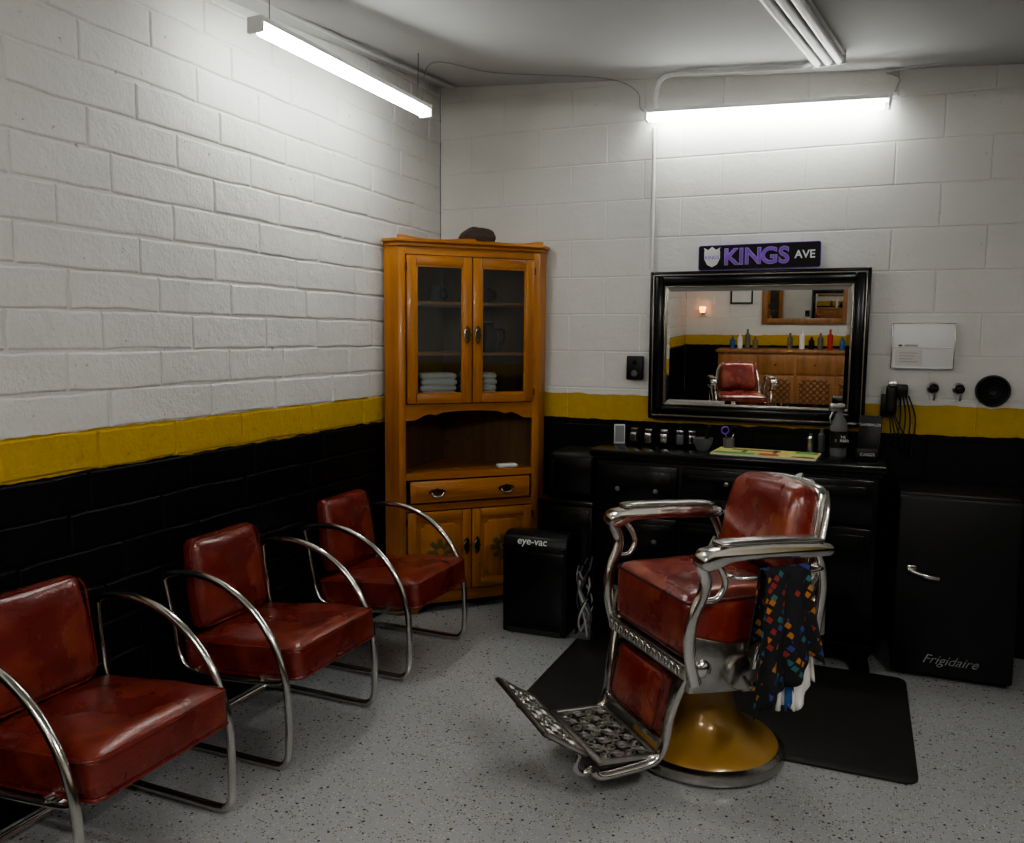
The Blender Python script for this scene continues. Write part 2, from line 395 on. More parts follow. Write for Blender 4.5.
prism('crown_lower',[(-.410,-.032),(-.470,.03),(-.4525,.055),(0,.49),(.4525,.055),(.470,.03),(.410,-.032)],1.965,1.985,ph,cab,bev=.003)
prism('crown_upper',[(-.418,-.044),(-.480,.02),(-.4525,.06),(0,.495),(.4525,.06),(.480,.02),(.418,-.044)],1.985,2.003,ph,cab,bev=.004)
def ped(x):
    a=abs(x)/.40
    return 2.004+.016*math.exp(-((a-1)/.22)**2)+.014*math.exp(-((a)/.3)**2)
poly=[(-.41,2.0),(.41,2.0)]+[(.41-.82*i/n,ped(.41-.82*i/n)) for i in range(n+1)]
prism('scalloped_crest',poly,-.040,-.026,ph,cab,axis='y')
def door(x0,x1,z0,z1,glass,side):
    w=.050; y0,y1=-.040,-.020
    box('door_stile',x0,x0+w,y0,y1,z0,z1,pine,cab,bev=.004); box('door_stile',x1-w,x1,y0,y1,z0,z1,pine,cab,bev=.004)
    box('door_rail',x0+w,x1-w,y0,y1,z0,z0+w,ph,cab,bev=.004); box('door_rail',x0+w,x1-w,y0,y1,z1-w,z1,ph,cab,bev=.004)
    if glass:
        box('glass_pane',x0+w-.003,x1-w+.003,-.031,-.028,z0+w-.003,z1-w+.003,M['glass'],cab)
        for a,b,c,d in ((x0+w,x0+w+.008,z0+w,z1-w),(x1-w-.008,x1-w,z0+w,z1-w),(x0+w,x1-w,z0+w,z0+w+.008),(x0+w,x1-w,z1-w-.008,z1-w)):
            box('bead',a,b,-.036,-.024,c,d,pine,cab)
    else:
        box('door_field',x0+w,x1-w,-.030,-.022,z0+w,z1-w,pine,cab)
        xc=(x0+x1)/2; hw=(x1-x0)/2-w-.018; za,zb=z0+w+.018,z1-w-.018
        c=.025
        pl=[(xc-hw+c,za),(xc+hw-c,za),(xc+hw-c,za+c*.6),(xc+hw,za+c),(xc+hw,zb-c),(xc+hw-c,zb-c*.6),(xc+hw-c,zb),(xc-hw+c,zb),(xc-hw+c,zb-c*.6),(xc-hw,zb-c),(xc-hw,za+c),(xc-hw+c,za+c*.6)]
        prism('raised_panel',pl,-.040,-.028,pine,cab,axis='y',bev=.004)
        zc=(za+zb)/2
        for k in range(8):
            a=k*PI/4
            cushion('carved_petal',.062,.028,.008,.0039,M['carve'],cab,loc=(xc+.042*math.cos(a),-.043,zc+.042*math.sin(a)),rot=(PI/2,-a,0),nn=4)
        lathe('carved_centre',[(.0,.010),(.016,.007),(.020,0)],M['pine'],cab,seg=20,loc=(xc,-.042,zc),rot=(PI/2,0,0))
door(-.360,-.003,1.145,1.920,True,-1); door(.003,.360,1.145,1.920,True,1)
door(-.360,-.003,.120,.560,False,-1); door(.003,.360,.120,.560,False,1)
box('drawer_front',-.345,.345,-.040,-.02,.612,.728,ph,cab,bev=.006)
box('drawer_panel',-.315,.315,-.045,-.038,.635,.705,ph,cab,bev=.003)
def bail(x,z,vert=False):
    r=(0,0,0) if not vert else (0,PI/2,0)
    e_=bpy.data.objects.new('bail_pull',None); COL.objects.link(e_); e_.parent=cab; e_.location=(x,-.046,z); e_.rotation_euler=r
    prism('backplate',[(-.05,0),(-.032,.013),(-.01,.015),(0,.022),(.01,.015),(.032,.013),(.05,0),(.032,-.013),(.01,-.015),(0,-.022),(-.01,-.015),(-.032,-.013)],-.003,.003,M['brass'],e_,axis='y')
    sweep('bail',[(-.03,-.004,0),(-.032,-.015,-.006),(-.02,-.02,-.020),(0,-.02,-.024),(.02,-.02,-.020),(.032,-.015,-.006),(.03,-.004,0)],.004,M['steel'],e_)
bail(-.20,.670); bail(.20,.670); bail(-.030,1.51,True); bail(.030,1.51,True); bail(-.030,.36,True); bail(.030,.36,True)
for s in (-1,1):
    for z in (1.2,1.86,.17,.51):
        sweep('hinge',[(s*.364,-.036,z-.02),(s*.364,-.036,z+.02)],.005,M['brass'],cab,n=1,seg=8)
# cabinet contents
e=empty('folded_towels',(.375,-.375,1.136),PI/4)
for (x,y,w_,nl) in ((-.165,.10,.21,5),(.03,.13,.07,5),(.125,.09,.09,5)):
    for k in range(nl): cushion('towel_fold',w_,.13,.034,.0165,M['towel'],e,loc=(x+.004*(k%2),y,.018+k*.033),nn=8,crown=.003)
e=empty('coffee_pot',(.375,-.375,1.416),PI/4)
lathe('pot_body',[(0,0),(.05,0),(.065,.05),(.055,.12),(.035,.15),(.04,.165),(0,.17)],M['blackm'],e,loc=(.14,.10,0))
sweep('pot_handle',[(.195,.10,.13),(.235,.10,.12),(.235,.10,.06),(.20,.10,.04)],.006,M['blackm'],e)
e=empty('coffee_mug',(.375,-.375,1.686),PI/4)
for x,y in ((-.15,.15),(.13,.13)):
    lathe('mug_body',[(0,0),(.038,0),(.04,.09),(.036,.09),(.034,.01),(0,.01)],M['blackm'],e,loc=(x,y,0))
    sweep('mug_handle',[(x+.038,y,.075),(x+.065,y,.065),(x+.065,y,.03),(x+.038,y,.02)],.005,M['blackm'],e)
e=empty('soap_dish',(.375,-.375,.766),PI/4)
cushion('dish',.12,.05,.022,.010,M['white'],e,loc=(.24,.05,.012),nn=6)
e=empty('newsboy_cap',(.39,-.30,2.004),PI/4)
cushion('cap_crown',.175,.16,.05,.024,M['capc'],e,crown=.030,loc=(0,.03,.030),nn=10,wr=.03)
prism('cap_brim',[(.075*math.cos(a),-.040-.055*math.sin(a)) for a in [PI*i/12 for i in range(13)]],.006,.014,M['capc'],e)
cushion('folded_cloth',.30,.08,.014,.006,M['tan'],e,loc=(.02,.08,.008),nn=6)
# ------------------------------------------------------------ waiting chairs
def waiting(yc,jx=0,rz=0):
    e=empty('tubular_armchair',(jx,yc,0),rz); W=.272
    side=[(.036,.622),(.08,.645)]+[(.175+.408*math.sin(a),.24+.415*math.cos(a)) for a in [PI/2*i/9 for i in range(10)]]
    side+=[(.585,.15),(.583,.08),(.576,.045),(.557,.024),(.525,.016),(.30,.016),(.14,.016)]
    pts=[(x,-W,z) for x,z in side]+[(.085,-W+.015,.016),(.06,-W+.06,.016)]
    pts+=[(x,-y,z) for x,y,z in pts[::-1]]
    sweep('tube_frame',pts,.0135,M['chrome'],e,n=3,seg=12)
    sweep('seat_bar',[(.46,-W,.315),(.46,W,.315)],.010,M['chrome'],e,n=1)
    sweep('seat_bar',[(.16,-W+.01,.29),(.16,W-.01,.29)],.010,M['chrome'],e,n=1)
    for s in (-1,1):
        sweep('seat_strut',[(.576,s*W,.33),(.50,s*(W-.008),.305),(.20,s*(W-.012),.285),(.10,s*(W-.012),.33),(.062,s*(W-.012),.50),(.042,s*(W-.002),.62)],.009,M['chrome'],e)
    r=(0,math.radians(-5),0)
    cushion('seat_cushion',.52,.485,.115,.022,M['lea'],e,crown=.028,loc=(.350,0,.355),rot=r,wr=.020)
    for zz in (.050,-.050): piping('seat_piping',.520,.485,zz,.0055,M['lea'],e,loc=(.350,0,.355),rot=r)
    cushion('back_cushion',.34,.385,.07,.032,M['lea'],e,crown=.018,loc=(.080,0,.575),rot=(0,math.radians(90-9),0),wr=.014,shape=lambda p:Vector((p.x,p.y*(1-.10*((-p.x)/.165)*(1 if p.x<0 else .0)),p.z)))
    piping('back_piping',.325,.376,.024,.005,M['lea'],e,rad=.05,loc=(.080,0,.572),rot=(0,math.radians(81),0))
    return e
waiting(-1.135); waiting(-1.96); waiting(-2.785)
# ------------------------------------------------------------ mat
def rrect(x0,x1,y0,y1,r,n=5):
    o=[]
    for cx_,cy_,a0 in ((x1-r,y1-r,0),(x0+r,y1-r,90),(x0+r,y0+r,180),(x1-r,y0+r,270)):
        for k in range(n+1):
            a=math.radians(a0+k*90/n); o.append((cx_+r*math.cos(a),cy_+r*math.sin(a)))
    return o
prism('floor_mat',rrect(1.09,2.58,-1.46,-.50,.05),.0005,.012,M['rub'],bev=.004)
# ------------------------------------------------------------ barber chair
def barber(loc,rz):
    e=empty('barber_chair',loc,rz); c=M['chrome']; cd=M['chromed']
    lathe('base_rim',[(.0,0),(.282,0),(.285,.012),(.280,.034),(.262,.044),(.0,.044)],cd,e,seg=64)
    lathe('base_bell',[(.262,.040),(.255,.052),(.225,.066),(.185,.080),(.145,.105),(.115,.145),(.099,.20),(.092,.27),(.096,.30),(.0,.30)],M['gold'],e,seg=64)
    lathe('base_collar',[(.0,.295),(.100,.295),(.102,.312),(.085,.32),(.0,.32)],cd,e)
    lathe('hydraulic_piston',[(0,.31),(.055,.31),(.055,.36),(0,.36)],c,e)
    lathe('swivel_drum',[(0,.335),(.115,.335),(.13,.35),(.13,.385),(.11,.40),(0,.40)],cd,e)
    box('seat_pan',-.24,.22,-.235,.235,.39,.44,M['irond'],e,bev=.006)
    for s in (-1,1):
        y=s*.262
        prof=[(.25,.35),(.25,.46),(.235,.54),(.10,.50),(-.12,.50),(-.24,.54),(-.26,.46),(-.24,.38),(-.10,.35),(.08,.335)]
        prism('side_casting',prof,y-.014,y+.014,cd,e,axis='y',bev=.005)
        sweep('front_scroll',[(.225,s*.275,.38),(.255,s*.280,.50),(.252,s*.286,.60),(.220,s*.292,.68),(.212,s*.297,.73),(.232,s*.30,.785),(.215,s*.30,.815)],.022,c,e,flat=.75)
        sweep('inner_scroll',[(.215,s*.30,.81),(.17,s*.30,.775),(.14,s*.297,.715),(.165,s*.293,.665),(.212,s*.292,.66)],.011,c,e)
        sweep('rear_post',[(-.235,s*.268,.40),(-.25,s*.275,.55),(-.255,s*.285,.66),(-.235,s*.295,.74),(-.21,s*.30,.79)],.019,c,e,flat=.8)
        sweep('rear_brace',[(-.10,s*.268,.46),(-.16,s*.28,.60),(-.22,s*.292,.70)],.011,c,e)
        arm=[(.228,.764),(.256,.780),(.258,.812),(.236,.834),(.16,.846),(.0,.844),(-.18,.832),(-.240,.822),(-.255,.800),(-.240,.780),(-.15,.782),(.0,.792),(.15,.792),(.205,.772)]
        prism('arm_shell',arm,s*.315-.036,s*.315+.036,c,e,axis='y',bev=.014)
        cushion('arm_pad',.40,.062,.016,.0075,cd,e,crown=.008,loc=(-.01,s*.315,.842),rot=(0,-.04,0),nn=8)
        lathe('pivot_hub',[(0,0),(.038,0),(.042,.008),(.033,.018),(.014,.026),(0,.028)],c,e,seg=28,loc=(-.12,s*.276,.44),rot=(-s*PI/2,0,0))
        lathe('pivot_hub',[(0,0),(.026,0),(.028,.008),(.02,.016),(0,.02)],c,e,seg=28,loc=(.20,s*.276,.43),rot=(-s*PI/2,0,0))
    cushion('seat_cushion',.50,.50,.205,.035,M['lea2'],e,crown=.032,loc=(.0,0,.547),wr=.022)
    for zz in (.092,-.085): piping('seat_piping',.495,.495,zz,.006,M['lead'],e,loc=(.0,0,.547))
    box('front_apron',.235,.262,-.265,.265,.392,.442,cd,e,bev=.004)
    for i in range(13):
        y=-.235+i*.47/12
        sweep('scroll_ornament',[(.265,y-.014,.402),(.268,y-.008,.43),(.268,y+.008,.43),(.268,y+.010,.414),(.267,y,.410)],.0038,c,e,n=3,seg=6)
    ang=math.radians(12)
    cushion('calf_panel',.20,.32,.045,.016,M['lea2'],e,crown=.010,loc=(.270,0,.275),rot=(0,PI/2-ang,0),nn=8)
    piping('calf_piping',.195,.315,.018,.005,M['lead'],e,loc=(.270,0,.275),rot=(0,PI/2-ang,0))
    for s in (-1,1):
        sweep('leg_iron',[(.225,s*.25,.44),(.255,s*.235,.36),(.278,s*.215,.26),(.295,s*.21,.16),(.33,s*.205,.108),(.42,s*.205,.095),(.52,s*.205,.092),(.545,s*.20,.112)],.015,c,e,flat=1.4)
    box('leg_crossbar',.285,.305,-.21,.21,.145,.17,cd,e,bev=.004)
    def plate(nm,L,W,loc,rot):
        g=bpy.data.objects.new(nm,None); COL.objects.link(g); g.parent=e; g.location=loc; g.rotation_euler=rot
        mt=M['iron']; bmt=M['irond']
        box('plate_back',-L/2,L/2,-W/2,W/2,-.006,0,bmt,g,bev=.002)
        fr=.020
        for a,b,c_,d in ((-L/2,L/2,-W/2,-W/2+fr),(-L/2,L/2,W/2-fr,W/2),(-L/2,-L/2+fr,-W/2,W/2),(L/2-fr,L/2,-W/2,W/2)):
            box('plate_rim',a,b,c_,d,-.004,.010,mt,g,bev=.003)
        nx=4 if L>.2 else 3; ny=7
        for i in range(nx):
            for j in range(ny):
                cx_=-L/2+fr+(i+.5)*(L-2*fr)/nx; cy_=-W/2+fr+(j+.5)*(W-2*fr)/ny
                R=min((L-2*fr)/nx,(W-2*fr)/ny)*.52; sg=1 if (i+j)%2 else -1
                pts=[(cx_+R*(1-t*.75)*math.cos(sg*t*9+j),cy_+R*(1-t*.75)*math.sin(sg*t*9+j),.004) for t in [k/10 for k in range(11)]]
                sweep('scrollwork',pts,.0042,mt,g,n=2,seg=6)
                pts=[(cx_-sg*R,cy_-R,.004),(cx_-sg*R*.3,cy_-R*.2,.005),(cx_+sg*R*.4,cy_+R*.1,.005),(cx_+sg*R,cy_+R,.004)]
                sweep('scrollwork',pts,.0038,mt,g,n=2,seg=6)
        return g
    plate('foot_plate',.225,.40,(.415,0,.118),(0,math.radians(-2),0))
    plate('toe_plate',.18,.45,(.655,0,.222),(0,math.radians(-33),0))
    for s in (-1,1):
        sweep('toe_hinge',[(.53,s*.16,.095),(.565,s*.16,.08),(.59,s*.16,.11),(.575,s*.16,.155)],.010,c,e)
        sweep('toe_arm',[(.54,s*.08,.11),(.60,s*.08,.145),(.66,s*.08,.215)],.008,cd,e)
    tb=math.radians(90-13)
    def bs(p):
        t=(-p.x)/.17
        k=1-.10*max(t,0)**2
        return Vector((p.x-.018*(p.y/.21)**2*(-1 if t>0 else 0),p.y*k,p.z+.02*(p.y/.21)**2))
    BZ=.825
    cushion('back_cushion',.34,.42,.12,.055,M['lea2'],e,crown=.025,loc=(-.262,0,BZ),rot=(0,tb,0),wr=.022,shape=bs)
    cushion('back_shell',.345,.425,.05,.024,c,e,crown=.0,bot=.02,loc=(-.318,0,BZ-.005),rot=(0,tb,0),nn=10,shape=bs)
    for a in (-.11,0,.11):
        pts=[]
        for i in range(7):
            t=i/6; zl=-.14+.28*t
            pts.append(Vector((-.262,0,BZ))+Matrix.Rotation(tb,3,'Y')@Vector((-zl,a*(1-.1*t),.079-.012*((t-.5)*2)**2)))
        sweep('back_seam',pts,.003,M['lead'],e,seg=6)
    for s in (-1,1):
        sweep('back_bracket',[(-.22,s*.250,.55),(-.26,s*.238,.70),(-.30,s*.222,.82),(-.325,s*.205,.90),(-.345,s*.17,.955)],.013,c,e,flat=1.5)
    sweep('headrest_bracket',[(-.39,0,.83),(-.39,0,.95),(-.375,0,.99)],.014,c,e)
    box('headrest_slide',-.40,-.365,-.06,.06,.90,.98,cd,e,bev=.006)
    box('rear_frame',-.31,-.25,-.25,.25,.47,.60,cd,e,bev=.008)
    sweep('recline_lever',[(.02,.30,.42),(.02,.315,.48),(-.02,.325,.58),(-.04,.33,.66)],.009,c,e)
    lathe('lever_knob',[(0,-.018),(.014,-.012),(.018,0),(.014,.012),(0,.018)],M['blackm'],e,seg=20,loc=(-.04,.33,.67))
    lathe('side_gear',[(0,0),(.055,0),(.06,.01),(.055,.022),(.02,.03),(0,.03)],cd,e,seg=32,loc=(.06,.276,.405),rot=(-PI/2,0,0))
    box('ratchet_housing',.0,.14,.18,.262,.335,.42,cd,e,bev=.012)
    box('pump_lever_guide',-.03,.05,.235,.285,.33,.40,cd,e,bev=.008)
    sweep('pump_lever',[(.0,.10,.345),(.02,.22,.345),(.03,.31,.355),(.04,.34,.38)],.010,c,e)
    sweep('towel_rail',[(.12,.27,.735),(.10,.335,.735),(-.19,.335,.735),(-.21,.285,.735)],.008,c,e,n=3)
    return e
bc=barber((1.865,-1.49,.012),math.radians(223))
def drape(name,parent,x0,x1,y,ztop,z1,z2,mat,amp=.018,th=.005,ph=0,slant=0):
    bm=bmesh.new(); nu=30; rows=[]; path=[]
    for k in range(17):
        t=k/16; path.append((y+.016+.02*(1-t),z1+(ztop-z1)*t,1-t))
    path+=[(y+.012,ztop+.012,0),(y,ztop+.016,0),(y-.012,ztop+.012,0)]
    for k in range(9):
        t=k/8; path.append((y-.016-.01*t,ztop-(ztop-z2)*t,t*.6))
    for (yy,zz,w) in path:
        row=[]
        for i in range(nu+1):
            u=i/nu; xx=x0+(x1-x0)*(u+.05*math.sin(3*u+zz*9+ph)*w)
            xx=(x0+x1)/2+(xx-(x0+x1)/2)*(.82+.30*w)
            a_=amp*(.35+.65*w)
            row.append(bm.verts.new((xx,yy+a_*math.sin(u*16+ph+zz*4)*(1 if w>0 else .3)+.008*w*math.sin(u*33+ph),zz+w*(.03*math.sin(u*5+ph)+.02*math.sin(u*11)+slant*(u-.5)))))
        rows.append(row)
    for a,b in zip(rows,rows[1:]):
        for i in range(nu): bm.faces.new((a[i],a[i+1],b[i+1],b[i]))
    o=fin(name,bm,mat,parent,smooth=True)
    md=o.modifiers.new('solid','SOLIDIFY'); md.thickness=th; md.offset=1
    return o
tw=empty('barber_towel',(1.865,-1.49,.012),math.radians(223))
drape('patterned_cloth',tw,-.145,.065,.358,.750,.385,.55,M['pattern'],ph=.4,amp=.016,slant=-.10)
drape('white_cloth',tw,-.165,-.045,.318,.735,.315,.50,M['towel'],ph=2,amp=.005,slant=-.05)
drape('blue_edge',tw,-.085,-.062,.324,.738,.318,.52,M['blue'],ph=1,amp=.004)
# ------------------------------------------------------------ dresser / counter
d=empty('black_dresser',(0,0,0))
bk=M['black']
box('carcass',1.13,2.43,-.47,-.03,.10,.91,bk,d,bev=.004)
box('counter_top',1.10,2.46,-.51,-.015,.915,.95,bk,d,bev=.008)
box('top_moulding',1.115,2.445,-.49,-.02,.895,.915,bk,d,bev=.004)
box('plinth',1.12,2.44,-.48,-.03,.09,.125,bk,d,bev=.005)
cols=[(1.15,1.54),(1.56,1.99),(2.01,2.41)]
for i,(a,b) in enumerate(cols):
    if i==1: zs=[(.14,.38),(.40,.62),(.64,.74),(.76,.88)]
    elif i==0: zs=[(.14,.38),(.40,.62),(.64,.88)]
    else: zs=[(.14,.66),(.68,.88)]
    for z0,z1 in zs:
        box('drawer',a,b,-.488,-.468,z0,z1,bk,d,bev=.005)
        box('drawer_inset',a+.03,b-.03,-.493,-.485,z0+.03,z1-.03,bk,d,bev=.003)
        xs_=[(a+b)/2] if i!=0 else [a+.10,b-.10]
        if i==2 and z0<.2: xs_=[a+.05]
        for x in xs_: lathe('knob',[(0,0),(.006,0),(.006,.01),(.012,.016),(.011,.024),(0,.028)],M['steel'] if i==1 else M['grey'],d,seg=18,loc=(x,-.492,(z0+z1)/2),rot=(PI/2,0,0))
for x in (1.17,2.39):
    for y in (-.44,-.07):
        prism('foot',[(x-.05,.10),(x+.05,.10),(x+.03,.06),(x+.045,.0),(x-.045,.0),(x-.03,.06)],y-.04,y+.04,bk,d,axis='y',bev=.004)
# ------------------------------------------------------------ mirror (hangs leaning slightly forward)
mr=empty('wall_mirror',(0,.013,0)); mr.rotation_euler=(math.radians(1.4),0,0)
def frame(nm,x0,x1,z0,z1,w,y0,y1,mat,par,bev=.004):
    box(nm,x0,x0+w,y0,y1,z0,z1,mat,par,bev=bev); box(nm,x1-w,x1,y0,y1,z0,z1,mat,par,bev=bev)
    box(nm,x0+w,x1-w,y0,y1,z0,z0+w,mat,par,bev=bev); box(nm,x0+w,x1-w,y0,y1,z1-w,z1,mat,par,bev=bev)
fx0,fx1,fz0,fz1=1.285,2.36,1.075,1.85
frame('frame_outer',fx0,fx1,fz0,fz1,.018,-.045,.0,bk,mr,.005)
frame('frame_bead',fx0+.016,fx1-.016,fz0+.016,fz1-.016,.006,-.046,-.01,M['silver_frame'],mr,.002)
frame('frame_body',fx0+.022,fx1-.022,fz0+.022,fz1-.022,.045,-.036,-.004,bk,mr,.008)
frame('frame_step',fx0+.062,fx1-.062,fz0+.062,fz1-.062,.014,-.026,-.004,bk,mr,.003)
frame('frame_lip',fx0+.074,fx1-.074,fz0+.074,fz1-.074,.007,-.024,-.004,M['silver_frame'],mr,.002)
g0,g1,h0,h1=fx0+.078,fx1-.078,fz0+.078,fz1-.078
bm=bmesh.new(); bw=.025
o_=[bm.verts.new(p) for p in ((g0,-.008,h0),(g1,-.008,h0),(g1,-.008,h1),(g0,-.008,h1))]
i_=[bm.verts.new(p) for p in ((g0+bw,-.0115,h0+bw),(g1-bw,-.0115,h0+bw),(g1-bw,-.0115,h1-bw),(g0+bw,-.0115,h1-bw))]
for i in range(4): bm.faces.new((o_[i],o_[(i+1)%4],i_[(i+1)%4],i_[i]))
bm.faces.new(i_); fin('bevelled_glass',bm,M['mirror'],mr)
# ------------------------------------------------------------ sign
sg=empty('street_sign',(1.825,-.02,1.92)); sg.rotation_euler=(0,math.radians(-.6),0)
prism('sign_plate',rrect(-.30,.30,-.064,.064,.012),-.004,.004,M['purp'],sg,axis='y')
prism('sign_field',rrect(-.297,.297,-.061,.061,.010),-.006,-.003,M['signblk'],sg,axis='y')
for ch,x in zip('KINGS',(-.135,-.083,-.025,.055,.125)):
    text('sign_letter_edge',ch,.112,M['whited'],sg,(x,-.0065,-.002),(PI/2,0,0),bold=.0042,ext=.0005)
    text('sign_letter',ch,.112,M['purp'],sg,(x,-.0085,-.002),(PI/2,0,0),bold=.0025)
text('sign_text_small','AVE',.055,M['white'],sg,(.225,-.0075,0),(PI/2,0,0),bold=.001)
prism('crest_shield',[(-.27,.035),(-.19,.035),(-.19,-.005),(-.205,-.035),(-.23,-.048),(-.255,-.035),(-.27,-.005)],-.009,-.006,M['white'],sg,axis='y')
prism('crest_crown',[(-.265,.028),(-.272,.052),(-.25,.040),(-.23,.056),(-.21,.040),(-.188,.052),(-.195,.028)],-.010,-.007,M['white'],sg,axis='y')
text('crest_text','KINGS',.026,M['purp'],sg,(-.23,-.011,.0),(PI/2,0,0))
# ------------------------------------------------------------ wall bits
th=empty('wall_intercom',(1.20,0,0))
box('case',-.046,.046,-.035,-.003,1.275,1.405,M['blackm'],th,bev=.008)
lathe('button',[(0,0),(.018,0),(.016,.006),(0,.007)],M['grey'],th,seg=24,loc=(0,-.035,1.31),rot=(PI/2,0,0))
lathe('lens',[(0,0),(.012,0),(.010,.004),(0,.005)],M['black'],th,seg=24,loc=(0,-.035,1.37),rot=(PI/2,0,0))
cf=empty('license_plaque',(2.60,0,1.475))
box('plaque_board',-.135,.135,-.022,-.002,-.108,.108,M['white'],cf,bev=.004)
frame('plaque_edge',-.137,.137,-.110,.110,.005,-.026,-.004,M['steel'],cf,.002)
box('plaque_rail',-.13,.13,-.025,-.021,-.012,-.008,M['whited'],cf)
box('plaque_paper',-.118,.0,-.024,-.021,-.095,-.018,M['paper'],cf)
for i in range(4): box('text_line',-.10,-.02-.01*(i%3),-.0252,-.0238,-.035-i*.014,-.033-i*.014,M['grey'],cf)
box('plaque_logo_mark',-.105,-.09,-.0255,-.0238,-.002,.006,M['ink'],cf); text('plaque_logo','service',.020,M['ink'],cf,(-.05,-.0235,.003),(PI/2,0,0))
hk=empty('wall_hook')
for x in (2.655,2.765):
    lathe('hook_base',[(0,0),(.028,0),(.028,.006),(.012,.012),(.010,.035),(0,.036)],M['steel'],hk,seg=24,loc=(x,-.003,1.275),rot=(PI/2,0,0))
    lathe('hook_knob',[(0,0),(.020,0),(.022,.012),(.012,.02),(0,.021)],M['blackm'],hk,seg=24,loc=(x,-.036,1.275),rot=(PI/2,0,0))
    sweep('hook_arm',[(x,-.03,1.27),(x+.004,-.05,1.25),(x+.004,-.055,1.232),(x+.004,-.045,1.222)],.006,M['grey'],hk,seg=8)
rd=empty('wall_speaker')
lathe('speaker_body',[(0,0),(.072,0),(.074,.02),(.066,.035),(.055,.03),(.04,.018),(0,.014)],M['blackm'],rd,seg=40,loc=(2.905,-.003,1.27),rot=(PI/2,0,0))
for r in (.02,.035,.05):
    sweep('grille_ring',[(2.905+r*math.cos(2*PI*i/20),-.036,1.27+r*math.sin(2*PI*i/20)) for i in range(20)],.003,M['blackm'],rd,n=1,seg=6,closed=True)
hc=empty('hanging_clippers')
box('outlet_box',2.43,2.50,-.04,-.003,1.13,1.24,M['blackm'],hc,bev=.005)
box('holder',2.46,2.545,-.09,-.003,1.235,1.29,M['blackm'],hc,bev=.006)
cushion('clipper_body',.05,.045,.14,.018,M['blackm'],hc,loc=(2.475,-.09,1.22),nn=6)
box('clipper_blade',2.457,2.495,-.11,-.07,1.285,1.305,M['steel'],hc,bev=.002)
for k in range(4):
    x=2.485+k*.022
    sweep('cord',[(2.47+k*.006,-.07,1.15),(x,-.09,1.02),(x+.02,-.05,1.00-.02*k),(x+.035,-.03,1.12),(x+.03-.01*k,-.02,1.235)],.0035,M['blackm'],hc)
# ------------------------------------------------------------ things on counter
TZ=.95
def seat(nm,x,y,rz=0): return empty(nm,(x,y,TZ),rz)
e=seat('phone_stand',1.19,-.27,.3)
box('phone',-.028,.028,-.006,.006,.004,.105,M['whited'],e,bev=.003,rot=(math.radians(-14),0,0)); box('screen',-.023,.023,-.0075,-.0055,.012,.097,M['grey'],e,rot=(math.radians(-14),0,0)); box('base',-.03,.03,-.02,.05,0,.008,M['grey'],e,bev=.002)
for i,(x,mt) in enumerate(((1.27,'steel'),(1.345,'steel'),(1.42,'steel'),(1.50,'grey'),(1.555,'steel'))):
    e=seat('hair_clipper',x,-.25-.01*(i%2),.2*i-.3)
    def cs(p):
        t=p.z/.04; return Vector((p.x*(1-.18*t),p.y,p.z))
    cushion('clipper_body',.052,.045,.075,.018,M['blackm'],e,loc=(0,0,.040),nn=6,shape=cs)
    cushion('clipper_face',.036,.012,.05,.005,M[mt],e,loc=(0,-.024,.042),nn=4)
    box('clipper_blade',-.018,.018,-.02,.005,.074,.088,M['steel'],e,bev=.002)
e=seat('shaving_bowl',1.625,-.30)
lathe('bowl',[(0,0),(.03,0),(.045,.03),(.05,.06),(.046,.06),(.03,.008),(0,.008)],M['grey'],e,seg=28,loc=(0,0,0))
sweep('brush',[(.01,0,.03),(.03,0,.12)],.010,M['blackm'],e,n=1)
e=seat('scissors',1.72,-.22,.4)
for k in (0,1): sweep('handle_loop_%d'%k,[(.045*k+.018*math.cos(a),.0,.095+.018*math.sin(a)) for a in [2*PI*i/12 for i in range(12)]],.004,M['signblk' if k else 'purp'],e,n=1,closed=True)
sweep('blade',[(.0,0,.08),(.03,0,.0)],.004,M['steel'],e,n=1); sweep('blade_2',[(.045,0,.08),(.015,0,.0)],.004,M['steel'],e,n=1)
lathe('jar',[(0,0),(.028,0),(.028,.055),(.024,.055),(.022,.006),(0,.006)],M['grey'],e,seg=24,loc=(.02,0,0))
e=seat('magazine',1.94,-.33,-.06)
box('pages',-.25,.23,-.12,.12,0,.006,M['paper'],e); box('cover',-.25,.23,-.12,.12,.006,.008,M['yprint'],e)
for a in ((-.24,-.05,-.10,-.05,'green'),(-.03,.06,-.10,-.03,'red'),(.12,.22,.04,.10,'green'),(-.18,.05,.04,.08,'tan'),(.12,.22,-.10,-.07,'blackm'),(-.12,-.10,-.03,.03,'blackm'),(.02,.04,.0,.09,'blackm')):
    box('cover_print',a[0],a[1],a[2],a[3],.008,.009,M[a[4]],e)
e=seat('spray_bottle',2.25,-.22,.4)
clear=simple('clear_plastic',(.35,.36,.36),.12,0,trans=.6,ior=1.3)
lathe('bottle',[(0,0),(.036,0),(.040,.01),(.040,.13),(.032,.17),(.014,.20),(.014,.215),(0,.215)],clear,e,seg=32)
lathe('label',[(.0405,.04),(.0410,.04),(.0410,.12),(.0405,.12)],M['blackm'],e,seg=32)
text('label_text','THE\nBARBER',.018,M['white'],e,(0,-.0425,.085),(PI/2,0,-.4))
box('trigger_head',-.050,.022,-.012,.012,.213,.25,M['steel'],e,bev=.004); sweep('trigger',[(-.03,0,.213),(-.045,0,.18),(-.038,0,.155)],.005,M['steel'],e)
e=seat('picture_stand',2.385,-.13,-.15)
box('panel',-.05,.05,-.006,.006,0,.19,M['blackm'],e,bev=.002,rot=(math.radians(-8),0,0))
text('panel_text','GARIBALDI',.019,M['white'],e,(0,.010,.145),(math.radians(82),0,0))
box('foot',-.04,.04,-.02,.06,0,.006,M['blackm'],e)
